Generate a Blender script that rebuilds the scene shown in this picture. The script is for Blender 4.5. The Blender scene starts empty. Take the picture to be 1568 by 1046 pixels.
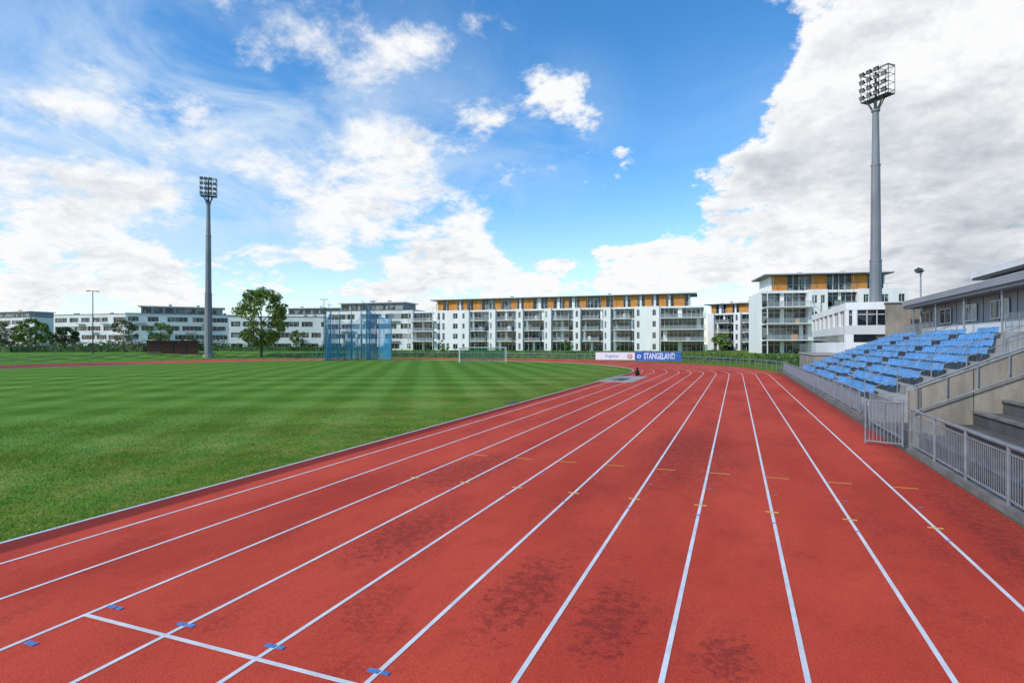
import bpy, math, random, bmesh
import numpy as np
from mathutils import Vector, Matrix
random.seed(7); rng=np.random.default_rng(7)
scene=bpy.context.scene
TH=math.radians(21.3); cT=math.cos(TH); sT=math.sin(TH)
F=Vector((-sT,cT,0)); R=Vector((cT,sT,0)); EYE=3.02
def S(px,d):
    """survey station: bearing tangent read on the plan (units of 1/880) and distance -> world x,y"""
    a=(px-784)/880.0
    v=R*(a*d)+F*d
    return (v.x,v.y)
CX,CY=-46.9,60.0
def sm(a,b,x):
    t=max(0,min(1,(x-a)/(b-a))); return t*t*(3-2*t)
def H(x,y):
    if y<=CY:
        r=abs(x-CX); f=0.0 if x>CX else 1.0
    else:
        r=math.hypot(x-CX,y-CY); ph=math.degrees(math.atan2(y-CY,x-CX)); f=sm(15,45,ph)
    return 1.2*sm(56,70,r)*f

# ------------------------------------------------------------------ materials
def newmat(name):
    m=bpy.data.materials.new(name); m.use_nodes=True
    nt=m.node_tree; b=nt.nodes['Principled BSDF']; return m,nt,b
def N(nt,t,**k):
    n=nt.nodes.new(t)
    for a,v in k.items(): setattr(n,a,v)
    return n
def L(nt,a,b): nt.links.new(a,b)
def math_(nt,op,a,b=None,c=None,clamp=False):
    n=N(nt,'ShaderNodeMath',operation=op,use_clamp=clamp)
    for i,v in enumerate((a,b,c)):
        if v is None: continue
        if isinstance(v,(int,float)): n.inputs[i].default_value=v
        else: L(nt,v,n.inputs[i])
    return n.outputs[0]
def mixc(nt,f,a,b,blend='MIX'):
    n=N(nt,'ShaderNodeMix',data_type='RGBA',blend_type=blend)
    for i,v in ((0,f),(6,a),(7,b)):
        if isinstance(v,(int,float)): n.inputs[i].default_value=v
        elif isinstance(v,tuple): n.inputs[i].default_value=(v[0],v[1],v[2],1)
        else: L(nt,v,n.inputs[i])
    return n.outputs[2]
def noise(nt,vec,scale,detail=4,rough=.5,dist=0):
    n=N(nt,'ShaderNodeTexNoise'); n.inputs['Scale'].default_value=scale
    n.inputs['Detail'].default_value=detail; n.inputs['Roughness'].default_value=rough
    n.inputs['Distortion'].default_value=dist
    L(nt,vec,n.inputs['Vector']); return n.outputs['Fac']
def ramp(nt,v,a,b,o0=0.,o1=1.,smooth=True):
    n=N(nt,'ShaderNodeMapRange'); n.interpolation_type='SMOOTHSTEP' if smooth else 'LINEAR'
    L(nt,v,n.inputs[0])
    for i,x in ((1,a),(2,b),(3,o0),(4,o1)):
        if isinstance(x,(int,float)): n.inputs[i].default_value=x
        else: L(nt,x,n.inputs[i])
    return n.outputs[0]
def bump(nt,b,h,strength=.3,dist=.02):
    n=N(nt,'ShaderNodeBump'); n.inputs['Strength'].default_value=strength; n.inputs['Distance'].default_value=dist
    L(nt,h,n.inputs['Height']); L(nt,n.outputs[0],b.inputs['Normal'])
def scalev(nt,vec,s):
    n=N(nt,'ShaderNodeVectorMath',operation='MULTIPLY'); L(nt,vec,n.inputs[0]); n.inputs[1].default_value=s
    return n.outputs[0]
def mat(name,col,rough=.7,var=.25,scale=2.,metal=0.,bmp=0.,streak=False,col2=None):
    m,nt,b=newmat(name)
    tc=N(nt,'ShaderNodeTexCoord').outputs['Object']
    v=scalev(nt,tc,(1,1,.25)) if streak else tc
    n1=noise(nt,v,scale,4,.6); f=ramp(nt,n1,.3,.7)
    c2=col2 or tuple(c*(1-var) for c in col)
    c=mixc(nt,f,c2,col)
    if var>.13:
        n2=noise(nt,tc,scale*9,3,.6)
        c=mixc(nt,ramp(nt,n2,.35,.65,0,var*.6),c,tuple(x*.5 for x in col))
        if bmp: bump(nt,b,n2,bmp,.02)
    L(nt,c,b.inputs['Base Color']); b.inputs['Roughness'].default_value=rough; b.inputs['Metallic'].default_value=metal
    return m
WHITE=mat('white_render',(.84,.84,.81),.8,.10,.4,streak=True)
OFFW=mat('offwhite_cladding',(.72,.73,.71),.7,.13,.3,streak=True)
GREYW=mat('grey_cladding',(.32,.33,.34),.7,.15,.3)
ORANGE=mat('orange_timber',(.68,.27,.03),.6,.25,.8)
DARK=mat('dark_metal',(.035,.04,.045),.5,.2,2)
ROOF=mat('roof_grey',(.14,.145,.15),.7,.2,.5)
FRAME=mat('window_frame_white',(.72,.73,.72),.5,.05,2)
CONC=mat('concrete',(.38,.34,.27),.9,.45,1.3,bmp=.5,streak=True)
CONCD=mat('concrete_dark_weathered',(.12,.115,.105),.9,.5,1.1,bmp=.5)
CONCL=mat('concrete_light',(.44,.42,.38),.9,.3,.9,bmp=.3)
CONCB=mat('concrete_kerb',(.23,.215,.19),.9,.4,1.5,bmp=.5)
GALV=mat('galvanised_steel',(.33,.36,.39),.45,.3,3,metal=.35)
MASTM=mat('mast_steel',(.27,.29,.30),.6,.35,.5,metal=.15,streak=True)
PAINT=mat('white_paint',(.80,.79,.77),.6,.22,2.2)
YEL=mat('yellow_paint',(.75,.48,.08),.6,.2,5)
BLUEP=mat('blue_tape',(.10,.28,.60),.6,.4,9)
PURP=mat('purple_paint',(.28,.16,.42),.6,.2,5)
SEATM=mat('blue_seat_plastic',(.12,.36,.70),.38,.35,.9)
BARK=mat('bark',(.10,.075,.05),.9,.4,3)
BROWN=mat('brown_timber',(.15,.06,.035),.8,.35,1.5)
BLUEB=mat('blue_banner',(.02,.12,.50),.5,.1,1)
WHITEB=mat('white_banner',(.78,.79,.80),.5,.05,1)
REDM=mat('red_logo',(.6,.03,.03),.5,.1,1)
BLACK=mat('black_fabric',(.012,.012,.014),.8,.3,6)
ASPH=mat('asphalt_paving',(.11,.105,.10),.9,.3,1.0,bmp=.3)
LAMPG=mat('lamp_glass',(.55,.62,.68),.15,.1,2)
BLUEST=mat('blue_green_steel',(.03,.20,.28),.5,.2,2)
def glassmat():
    m,nt,b=newmat('window_glass')
    tc=N(nt,'ShaderNodeTexCoord').outputs['Object']
    v=N(nt,'ShaderNodeTexVoronoi'); v.inputs['Scale'].default_value=.55; L(nt,tc,v.inputs['Vector'])
    s=N(nt,'ShaderNodeSeparateColor'); L(nt,v.outputs['Color'],s.inputs[0])
    c=mixc(nt,ramp(nt,s.outputs[0],.6,.95),(.012,.018,.022),(.17,.20,.20))
    L(nt,c,b.inputs['Base Color']); b.inputs['Roughness'].default_value=.08
    b.inputs['Specular IOR Level'].default_value=.45
    return m
GLASS=glassmat()
def alphamat(name,col,alpha,weave=None):
    m,nt,b=newmat(name)
    b.inputs['Base Color'].default_value=(*col,1); b.inputs['Roughness'].default_value=.5
    if weave:
        tc=N(nt,'ShaderNodeTexCoord').outputs['Object']
        n1=noise(nt,scalev(nt,tc,(1,1,.4)),weave,3,.65)
        L(nt,ramp(nt,n1,.35,.65,alpha*.55,min(1,alpha*1.45)),b.inputs['Alpha'])
    else: b.inputs['Alpha'].default_value=alpha
    return m
NETB=alphamat('blue_net',(.03,.27,.40),.38,.8)
NETB2=alphamat('blue_net_dense',(.02,.22,.42),.64,.8)
NETG=alphamat('green_net',(.06,.40,.28),.40,2)
BALG=alphamat('balcony_glass',(.50,.55,.55),.22)
def leafmat(name,c1,c2):
    m,nt,b=newmat(name)
    tc=N(nt,'ShaderNodeTexCoord').outputs['Object']
    n1=noise(nt,tc,.9,2,.6); n2=noise(nt,tc,5,1,.6)
    c=mixc(nt,ramp(nt,n1,.38,.62),c1,c2); c=mixc(nt,ramp(nt,n2,.4,.7,0,.5),c,tuple(x*.45 for x in c1))
    L(nt,c,b.inputs['Base Color']); b.inputs['Roughness'].default_value=.6
    return m
LEAF=leafmat('leaves_spring',(.10,.18,.018),(.23,.32,.035))
LEAF2=leafmat('leaves_dark',(.035,.08,.018),(.08,.15,.03))
LEAF3=leafmat('leaves_olive',(.10,.12,.04),(.22,.22,.08))

# ------------------------------------------------------------------ mesh builder
class MB:
    def __init__(s): s.v=[]; s.f=[]; s.mi=[]; s.mats=[]
    def m(s,mt):
        if mt not in s.mats: s.mats.append(mt)
        return s.mats.index(mt)
    def add(s,vs,fs,mt):
        o=len(s.v); s.v+= [tuple(v) for v in vs]; i=s.m(mt)
        for f in fs: s.f.append(tuple(o+k for k in f)); s.mi.append(i)
    def box(s,x0,x1,y0,y1,z0,z1,mt):
        vs=[(x0,y0,z0),(x1,y0,z0),(x1,y1,z0),(x0,y1,z0),(x0,y0,z1),(x1,y0,z1),(x1,y1,z1),(x0,y1,z1)]
        s.add(vs,[(0,3,2,1),(4,5,6,7),(0,1,5,4),(1,2,6,5),(2,3,7,6),(3,0,4,7)],mt)
    def quad(s,a,b,c,d,mt): s.add([a,b,c,d],[(0,1,2,3)],mt)
    def cyl(s,p0,p1,r0,r1,mt,n=6,cap=True):
        p0=Vector(p0);p1=Vector(p1); ax=(p1-p0)
        if ax.length<1e-6: return
        ax.normalize(); u=ax.orthogonal().normalized(); w=ax.cross(u)
        vs=[]
        for p,r in ((p0,r0),(p1,r1)):
            for i in range(n):
                t=2*math.pi*(i+.5)/n; vs.append(p+u*(r*math.cos(t))+w*(r*math.sin(t)))
        fs=[(i,(i+1)%n,n+(i+1)%n,n+i) for i in range(n)]
        if cap: fs+=[tuple(range(n-1,-1,-1)),tuple(range(n,2*n))]
        s.add(vs,fs,mt)
    def obox(s,c,ax,half,mt):
        c=Vector(c); vs=[]
        for k in (-1,1):
            for (i,j) in ((-1,-1),(1,-1),(1,1),(-1,1)):
                vs.append(c+ax[0]*(i*half[0])+ax[1]*(j*half[1])+ax[2]*(k*half[2]))
        s.add(vs,[(0,3,2,1),(4,5,6,7),(0,1,5,4),(1,2,6,5),(2,3,7,6),(3,0,4,7)],mt)
    def make(s,name,parent=None,loc=None,rotz=0,smooth=False):
        me=bpy.data.meshes.new(name); me.from_pydata(s.v,[],s.f)
        for m in s.mats: me.materials.append(m)
        me.polygons.foreach_set('material_index',s.mi)
        if smooth: me.polygons.foreach_set('use_smooth',[True]*len(s.f))
        me.update(); o=bpy.data.objects.new(name,me); scene.collection.objects.link(o)
        if parent: o.parent=parent
        if loc: o.location=loc
        o.rotation_euler[2]=rotz
        return o
def empty(name,loc=(0,0,0),rotz=0):
    e=bpy.data.objects.new(name,None); e.location=loc; e.rotation_euler[2]=rotz; e.empty_display_size=.5
    scene.collection.objects.link(e); return e

# ------------------------------------------------------------------ ring paths
def path(Rr,y0=-60,n=72):
    pts=[(CX+Rr,y) for y in (y0,y0*.5,0,15,30,45)]
    for i in range(n+1):
        t=math.pi*i/n; pts.append((CX+Rr*math.cos(t),CY+Rr*math.sin(t)))
    pts+=[(CX-Rr,y) for y in (30,0,y0)]
    return pts
def ring(mb,r1,r2,z,mt,y0=-60,zf=None):
    a=path(r1,y0); b=path(r2,y0); vs=[]
    for p,q in zip(a,b):
        vs.append((p[0],p[1],z if zf is None else zf(*p))); vs.append((q[0],q[1],z if zf is None else zf(*q)))
    fs=[(2*i,2*i+1,2*i+3,2*i+2) for i in range(len(a)-1)]
    mb.add(vs,fs,mt)

# ---- ground
def groundmat():
    m,nt,b=newmat('grass_ground')
    tc=N(nt,'ShaderNodeTexCoord').outputs['Object']
    sp=N(nt,'ShaderNodeSeparateXYZ'); L(nt,tc,sp.inputs[0]); X,Y=sp.outputs[0],sp.outputs[1]
    n1=noise(nt,tc,.35,4,.6); n2=noise(nt,tc,5,4,.7); n3=noise(nt,tc,60,2,.7)
    wob=math_(nt,'MULTIPLY',n1,1.3)
    u=math_(nt,'ADD',math_(nt,'ADD',math_(nt,'MULTIPLY',X,.866),math_(nt,'MULTIPLY',Y,.5)),wob)
    v=math_(nt,'ADD',math_(nt,'ADD',math_(nt,'MULTIPLY',X,-.36),math_(nt,'MULTIPLY',Y,.933)),wob)
    def stripe(c,w): return ramp(nt,math_(nt,'SINE',math_(nt,'MULTIPLY',c,math.pi/w)),-.7,.7)
    s1=stripe(u,1.6); s2=stripe(v,2.8)
    c=mixc(nt,ramp(nt,n1,.3,.7),(.085,.205,.009),(.130,.265,.014))
    edge=ramp(nt,X,-24,-11.5); patch=ramp(nt,noise(nt,tc,.9,6,.7),.38,.62)
    yfac=math_(nt,'MULTIPLY',math_(nt,'MULTIPLY',edge,patch),.75)
    c=mixc(nt,yfac,c,(.26,.26,.04))
    c=mixc(nt,ramp(nt,n2,.35,.7,.0,.45),c,(.045,.125,.008))
    c=mixc(nt,ramp(nt,n3,.4,.75,.0,.5),c,(.03,.08,.005))
    st=math_(nt,'ADD',math_(nt,'MULTIPLY',s1,.26),math_(nt,'MULTIPLY',s2,.26))
    st=math_(nt,'ADD',math_(nt,'MULTIPLY',st,ramp(nt,X,-10,-15,.3,1)),.80)
    hs=N(nt,'ShaderNodeHueSaturation'); L(nt,c,hs.inputs['Color']); L(nt,st,hs.inputs['Value'])
    L(nt,ramp(nt,st,.8,1.3,1.03,.92,False),hs.inputs['Saturation'])
    L(nt,hs.outputs[0],b.inputs['Base Color']); b.inputs['Roughness'].default_value=.9; b.inputs['Specular IOR Level'].default_value=.1
    bump(nt,b,math_(nt,'ADD',n3,n2),.4,.02)
    return m
GRASS=groundmat()
mb=MB()
rad=[0.01,10,20,30,36.4,45,52,56,58,60,62,64,66,68,70,80,100,140,220,400,800,2600]
for i in range(len(rad)-1):
    ring(mb,rad[i],rad[i+1],0,GRASS,y0=-1200,zf=lambda x,y:H(x,y))
g=mb.make('ground')
bm=bmesh.new(); bm.from_mesh(g.data); bmesh.ops.remove_doubles(bm,verts=bm.verts,dist=.001); bm.to_mesh(g.data); bm.free()

# ---- track
def trackmat():
    m,nt,b=newmat('red_track_rubber')
    tc=N(nt,'ShaderNodeTexCoord').outputs['Object']
    lo=noise(nt,scalev(nt,tc,(1,.35,1)),.35,5,.62,.3)
    md=noise(nt,tc,1.6,5,.7,.2)
    fi=noise(nt,tc,70,2,.8); sp=noise(nt,tc,13,4,.75)
    c=mixc(nt,ramp(nt,lo,.3,.7),(.48,.048,.024),(.65,.082,.042))
    c=mixc(nt,ramp(nt,md,.48,.75,0,.32),c,(.32,.028,.020))
    st=math_(nt,'MULTIPLY',ramp(nt,noise(nt,scalev(nt,tc,(1,.5,1)),.6,4,.68,.4),.49,.68),ramp(nt,sp,.38,.62))
    c=mixc(nt,math_(nt,'MULTIPLY',st,.52),c,(.20,.020,.018))
    def blob(x,y,rx,ry):
        v=N(nt,'ShaderNodeVectorMath',operation='SUBTRACT'); L(nt,tc,v.inputs[0]); v.inputs[1].default_value=(x,y,0)
        s=scalev(nt,v.outputs[0],(1/rx,1/ry,0)); l=N(nt,'ShaderNodeVectorMath',operation='LENGTH'); L(nt,s,l.inputs[0])
        return ramp(nt,l.outputs['Value'],.0,1,1,0)
    tot=None
    for bb in ((-2.4,6.6,.8,2.2),(-1.3,6.3,.7,1.8),(-.1,5.9,.5,1.1),(-4.9,8,.9,2.6),(-6,12.5,1.4,4),(-1.2,17,2.4,8),(3.7,11,.6,8)):
        k=blob(*bb); tot=k if tot is None else math_(nt,'MAXIMUM',tot,k)
    w=ramp(nt,math_(nt,'ADD',math_(nt,'MULTIPLY',tot,.14),noise(nt,tc,7,6,.8,.2)),.57,.65)
    c=mixc(nt,math_(nt,'MULTIPLY',math_(nt,'MULTIPLY',w,ramp(nt,tot,0,.5)),.6),c,(.19,.024,.018))
    c=mixc(nt,math_(nt,'MULTIPLY',ramp(nt,tot,.0,1),.2),c,(.24,.03,.028))
    spx=N(nt,'ShaderNodeSeparateXYZ'); L(nt,tc,spx.inputs[0])
    ed=math_(nt,'MULTIPLY',ramp(nt,spx.outputs[0],-9.80,-9.92),ramp(nt,spx.outputs[1],70,55))
    c=mixc(nt,math_(nt,'MULTIPLY',ed,.75),c,(.13,.012,.013))
    ed=math_(nt,'MULTIPLY',ramp(nt,spx.outputs[0],3.5,4.3),ramp(nt,sp,.3,.6)); c=mixc(nt,math_(nt,'MULTIPLY',ed,.7),c,(.12,.022,.02))
    c=mixc(nt,ramp(nt,fi,.5,.72,0,.55),c,(.19,.018,.012))
    c=mixc(nt,ramp(nt,fi,.48,.3,0,.3),c,(.80,.15,.09))
    L(nt,c,b.inputs['Base Color'])
    b.inputs['Roughness'].default_value=.85; b.inputs['Specular IOR Level'].default_value=.12
    bump(nt,b,fi,.5,.006)
    return m
TRACK=trackmat()
mb=MB(); ring(mb,36.57,51.3,.008,TRACK); mb.make('running_track')
LX=[3.04,1.82,.60,-.62,-1.84,-3.06,-4.28,-5.50,-6.75,-8.10,-9.40]
mb=MB()
for x in LX:
    r=x-CX; ring(mb,r-.026,r+.026,.013,PAINT)
mb.box(-6.77,3.06,4.205,4.255,.0136,.0166,PAINT)
for x in LX[:9]:
    mb.box(x+.05,x+.50,14.19,14.225,.011,.014,YEL)
    mb.box(x-.11,x+.11,11.26,11.31,.011,.0175,YEL)
    mb.box(x-.05,x+.03,10.6,10.64,.011,.0175,PURP)
    mb.box(x+.10,x+.17,12.6,12.63,.011,.0165,BLUEP)
for x in (-6.62,-5.5,-4.28,-3.06,-1.84):
    mb.box(x-.11,x+.01,4.44,4.50,.011,.0175,BLUEP); mb.box(x+.03,x+.11,4.45,4.505,.011,.0172,BLUEP)
mb.box(-6.68,-6.54,3.60,3.66,.011,.0175,BLUEP)
mb.make('lane_markings')
mb=MB()
ring(mb,36.50,36.56,.018,PAINT)
for rr in (36.56,36.50):
    P=path(rr); vs=[]
    for p in P: vs+=[(p[0],p[1],0),(p[0],p[1],.018)]
    mb.add(vs,[(2*i,2*i+2,2*i+3,2*i+1) for i in range(len(P)-1)],PAINT)
mb.make('inner_kerb')
mb=MB(); mb.box(-10.55,-7.6,45.6,54,.0,.03,CONCL)
mb.box(-9.6,-8.6,47,51,.03,.034,CONCD); mb.box(-10.3,-9.7,46.2,53.6,.03,.033,CONC); mb.make('takeoff_pad')
e=empty('kit_bag',(-8.9,56.2,0))
mb=MB()
for i in range(8):
    t0=math.pi*i/8; t1=math.pi*(i+1)/8
    mb.cyl((0,-.32*math.cos(t0),.22),(0,-.32*math.cos(t1),.22),.05+.2*math.sin(t0),.05+.2*math.sin(t1),BLACK,10)
mb.cyl((-.05,-.2,.35),(0,0,.62),.09,.07,BLACK,7);mb.cyl((0,0,.62),(.05,.2,.35),.07,.09,BLACK,7)
mb.cyl((0,.02,.62),(0,.02,.78),.1,.08,BLACK,8)
mb.make('bag_body',e,smooth=True)
mb=MB(); mb.box(-10.95,-10.6,27.0,28.2,0,.03,CONCD); mb.make('drain_cover')
nb=120000
bx=rng.uniform(-26,-10.40,nb); by=rng.uniform(1.5,22,nb)
keep=(bx+10.4)**2/500+ (by-4)**2/650<rng.uniform(0,1,nb); bx=bx[keep]; by=by[keep]; nb=len(bx)
ang=rng.uniform(0,2*math.pi,nb); hh=rng.uniform(.02,.05,nb); ww=rng.uniform(.005,.010,nb)
lx=rng.normal(0,.018,nb); ly=rng.normal(0,.018,nb)
V=np.zeros((nb,3,3)); V[:,0]=np.c_[bx-np.cos(ang)*ww,by-np.sin(ang)*ww,np.zeros(nb)]
V[:,1]=np.c_[bx+np.cos(ang)*ww,by+np.sin(ang)*ww,np.zeros(nb)]; V[:,2]=np.c_[bx+lx,by+ly,hh]
me=bpy.data.meshes.new('grass_blades'); me.from_pydata(V.reshape(-1,3).tolist(),[],np.arange(nb*3).reshape(-1,3).tolist())
me.materials.append(leafmat('grass_blade',(.12,.235,.014),(.24,.30,.035)))
o=bpy.data.objects.new('grass_blades',me); scene.collection.objects.link(o)
mb=MB(); mb.box(4.42,45,-60,78,-.05,.012,ASPH); mb.make('asphalt_paving')

# ------------------------------------------------------------------ fences
def bar_fence(name,x,y0,y1,h=1.2,base=.14,step=.10,post=2.0):
    e=empty(name,(x,y0,0)); Ln=y1-y0
    k=MB(); k.box(-.10,.14,0,Ln,0,base,CONCB); k.make('concrete_base',e)
    m=MB(); n=int(Ln/post)
    for i in range(n+1):
        y=Ln*i/n; m.cyl((0,y,base-.02),(0,y,h+.03),.034,.034,GALV,8)
    m.make('posts',e,smooth=False)
    m=MB(); m.cyl((0,0,h),(0,Ln,h),.030,.030,GALV,8); m.cyl((0,0,base+.10),(0,Ln,base+.10),.02,.02,GALV,6)
    m.cyl((0,0,h-.14),(0,Ln,h-.14),.014,.014,GALV,6)
    m.make('rails',e)
    m=MB()
    for i in range(int(Ln/step)):
        y=i*step+.05; m.box(-.006,.006,y-.006,y+.006,base+.10,h-.14,GALV)
    m.make('bars',e); return e
bar_fence('trackside_fence',4.55,2.5,19.0)
bar_fence('trackside_fence',4.62,26.5,66,h=1.2,base=.25)
e=empty('gate',(4.50,19.6,0),math.radians(155))
m=MB()
for x in (0,.95): m.cyl((x,0,.05),(x,0,1.35),.03,.03,GALV,8)
for z in (.12,1.32): m.cyl((0,0,z),(.95,0,z),.024,.024,GALV,6)
for i in range(9): m.box(.09+i*.095-.008,.09+i*.095+.008,-.008,.008,.12,1.32,GALV)
m.make('gate_frame',e)
e=empty('crowd_barrier',(4.62,20.2,0),math.radians(90)); m=MB()
for x in (0,2.2,4.4): m.cyl((x,0,0),(x,0,1.25),.03,.03,GALV,8)
for z in (.2,1.22): m.cyl((0,0,z),(4.4,0,z),.024,.024,GALV,6)
for i in range(40): m.box(.1+i*.107-.007,.1+i*.107+.007,-.007,.007,.2,1.22,GALV)
m.make('barrier_frame',e)
e=empty('bend_railing'); m=MB(); P=path(52.3,-60,90)
PP=[p for p in P if (p[1]>66 or p[0]<CX)]
for i in range(len(PP)-1):
    for z,r in ((1.1,.04),(.6,.025)):
        m.cyl((*PP[i],z),(*PP[i+1],z),r,r,GALV,6,False)
    n=max(1,int(math.dist(PP[i],PP[i+1])/1.8))
    for k in range(n):
        t=k/n; x=PP[i][0]*(1-t)+PP[i+1][0]*t; y=PP[i][1]*(1-t)+PP[i+1][1]*t
        m.cyl((x,y,0),(x,y,1.1),.03,.03,GALV,6,False)
m.make('rails_and_posts',e)

def banner(name,px0,d0,px1,d1,zb,h,mt,txt,tm,ts,tx):
    A=S(px0,d0);B=S(px1,d1); Ln=math.dist(A,B); an=math.atan2(B[1]-A[1],B[0]-A[0])
    e=empty(name,(A[0],A[1],0),an)
    m=MB(); m.box(0,Ln,0,.04,zb,zb+h,mt)
    for x in (.1,Ln/2,Ln-.1): m.cyl((x,.09,0),(x,.09,zb+h),.035,.035,GALV,6)
    for z in (zb,zb+h): m.box(-.02,Ln+.02,-.012,.052,z-.02,z+.02,GALV)
    m.make('panel',e)
    cu=bpy.data.curves.new('t','FONT'); cu.body=txt; cu.size=ts; cu.align_x='CENTER'; cu.align_y='CENTER'; cu.offset=.03 if ts>.8 else 0
    to=bpy.data.objects.new('lettering_tmp',cu); scene.collection.objects.link(to)
    dg=bpy.context.evaluated_depsgraph_get(); me=bpy.data.meshes.new_from_object(to.evaluated_get(dg))
    bpy.data.objects.remove(to)
    xs=[v.co.x for v in me.vertices]; sc=tx[1]*Ln/(max(xs)-min(xs))
    for v in me.vertices: v.co.x*=sc
    me.materials.clear(); me.materials.append(tm)
    o=bpy.data.objects.new('lettering',me); scene.collection.objects.link(o); o.parent=e
    o.location=(Ln*tx[0],-.006,zb+h*.5); o.rotation_euler=(math.pi/2,0,0)
    return e,Ln
e,Ln=banner('blue_advertising_banner',973,96.5,1043,94,.25,1.45,BLUEB,'STANGELAND',WHITEB,1.4,(.53,.68))
m=MB(); m.cyl((.62,-.004,.97),(.62,-.012,.97),.32,.32,WHITEB,20); m.cyl((.62,-.014,.97),(.62,-.02,.97),.18,.18,BLUEB,20); m.make('logo',e)
e,Ln=banner('white_advertising_banner',912,98.5,972,96.6,.35,1.3,WHITEB,'Rogaland',BLUEB,.75,(.42,.32))
m=MB(); m.cyl((Ln-.8,-.004,.95),(Ln-.8,-.012,.95),.42,.42,REDM,20); m.cyl((Ln-.8,-.014,.95),(Ln-.8,-.02,.95),.27,.27,WHITEB,20);m.cyl((Ln-.8,-.022,.95),(Ln-.8,-.03,.95),.14,.14,REDM,20); m.make('logo',e)

# ------------------------------------------------------------------ grandstand terraces
NR=10; TX,TZ,X0,Z0=.88,.36,5.3,.42
def profile_extrude(mb,prof,y0,y1,mt):
    n=len(prof); vs=[(p[0],y0,p[1]) for p in prof]+[(p[0],y1,p[1]) for p in prof]
    fs=[(i,i+n,(i+1)%n+n,(i+1)%n) for i in range(n)]+[tuple(range(n)),tuple(range(2*n-1,n-1,-1))]
    mb.add(vs,fs,mt)
e=empty('spectator_stand')
pr=[(4.98,0),(4.98,Z0)]
for i in range(1,NR):
    pr.append((X0+TX*i,Z0+TZ*(i-1))); pr.append((X0+TX*i,Z0+TZ*i))
pr+= [(15.6,Z0+TZ*(NR-1)),(15.6,0)]
m=MB(); profile_extrude(m,pr,26,62.5,CONCL); m.make('terrace_steps',e)
m=MB()
for ya in (41.2,51.4):
    for i in range(NR-1):
        m.box(X0+TX*i+TX*.5,X0+TX*(i+1)-.003,ya,ya+1.1,Z0+TZ*i+.002,Z0+TZ*i+TZ*.5,CONC)
m.make('aisle_steps',e)
sp=[(-.20,.40),(-.15,.445),(.0,.42),(.12,.405),(.17,.44),(.20,.55),(.225,.66),(.235,.72)]
th=.03
def seat_verts():
    vs=[];fs=[]
    W=.215; cols=[-W,-W*.75,0,W*.75,W]; lift=[.03,.008,0,.008,.03]
    for k,(x,z) in enumerate(sp):
        sc=1 if k<len(sp)-1 else .82
        for c,l in zip(cols,lift):
            if k<4: vs.append((x,c*sc,z+l))
            else: vs.append((x-l,c*sc,z))
    nc=len(cols)
    for k in range(len(sp)-1):
        for j in range(nc-1):
            a=k*nc+j; fs.append((a,a+1,a+nc+1,a+nc))
    nv=len(vs)
    for k,(x,z) in enumerate(sp):
        for j in range(nc):
            v=vs[k*nc+j]
            vs.append((v[0]+(.0 if k<4 else th),v[1],v[2]-(th if k<4 else 0)))
    for k in range(len(sp)-1):
        for j in range(nc-1):
            a=nv+k*nc+j; fs.append((a,a+nc,a+nc+1,a+1))
        a=k*nc; fs.append((a,a+nc,a+nc+nv,a+nv)); a=k*nc+nc-1; fs.append((a,a+nv,a+nc+nv,a+nc))
    for j in range(nc-1):
        a=j; fs.append((a,a+nv,a+nv+1,a+1)); a=(len(sp)-1)*nc+j; fs.append((a,a+1,a+1+nv,a+nv))
    return vs,fs
sv,sf=seat_verts()
m=MB(); rails=MB()
for i in range(NR-1):
    xr=X0+TX*i+.52; zr=Z0+TZ*i
    ys=31+max(0,xr-10.2)*2.6
    for (a,b) in [(ys,41.0),(42.5,51.2),(52.7,61.5)]:
        if b-a<1: continue
        n=int((b-a)/.50)
        for k in range(n):
            y=b-.3-k*.50
            dx,dz=random.uniform(-.012,.012),random.uniform(-.01,.01)
            m.add([(v[0]+xr+dx,v[1]+y,v[2]+zr-.06+dz) for v in sv],sf,SEATM)
            if k%3==0: rails.box(xr-.03,xr+.03,y+.23,y+.27,zr,zr+.33,GALV)
        rails.box(xr-.03,xr+.03,b-.3-(n-1)*.50-.2,b-.1,zr+.28,zr+.32,GALV)
m.make('blue_seats',e); rails.make('seat_brackets',e)
def slope_rail(y,xa,xb,za,zb,h=1.0,n=6,bars=False,mt=GALV,r=.025):
    m=MB(); m.cyl((xa,y,za+h),(xb,y,zb+h),r,r,mt,6); m.cyl((xa,y,za+h*.5),(xb,y,zb+h*.5),r*.8,r*.8,mt,6)
    for i in range(n+1):
        t=i/n; x=xa+(xb-xa)*t; z=za+(zb-za)*t; m.cyl((x,y,z-.1),(x,y,z+h),r,r,mt,6)
    if bars:
        k=int((xb-xa)/.14)
        for i in range(k):
            t=(i+.5)/k; x=xa+(xb-xa)*t; z=za+(zb-za)*t; m.box(x-.008,x+.008,y-.008,y+.008,z+.08,z+h,mt)
    return m
zs=lambda x: Z0+TZ*(x-X0)/TX
empt=empty('stand_handrail')
slope_rail(29.9,5.4,14.2,zs(5.4),zs(14.2),1.0,7).make('near_rail',empt)
slope_rail(27.0,9.5,14.2,zs(9.5),zs(14.2),1.1,5,True).make('stair_rail',empt)
for ya in (42.35,52.55): slope_rail(ya,6,12.5,zs(6),zs(12.5),.9,5).make('aisle_rail',empt)
m=MB()
zb=Z0+TZ*(NR-1)
for (ya,yb) in ((27,41),(54,62.4)):
    n=int((yb-ya)/1.6)
    for i in range(n+1): y=ya+(yb-ya)*i/n; m.cyl((14.4,y,zb),(14.4,y,zb+1.1),.025,.025,GALV,6)
    for h in (.35,.7,1.1): m.cyl((14.4,ya,zb+h),(14.4,yb,zb+h),.02,.02,GALV,6)
    for q in np.arange(ya,yb,.16): m.box(14.39,14.41,q,q+.016,zb+.1,zb+1.08,GALV)
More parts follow.
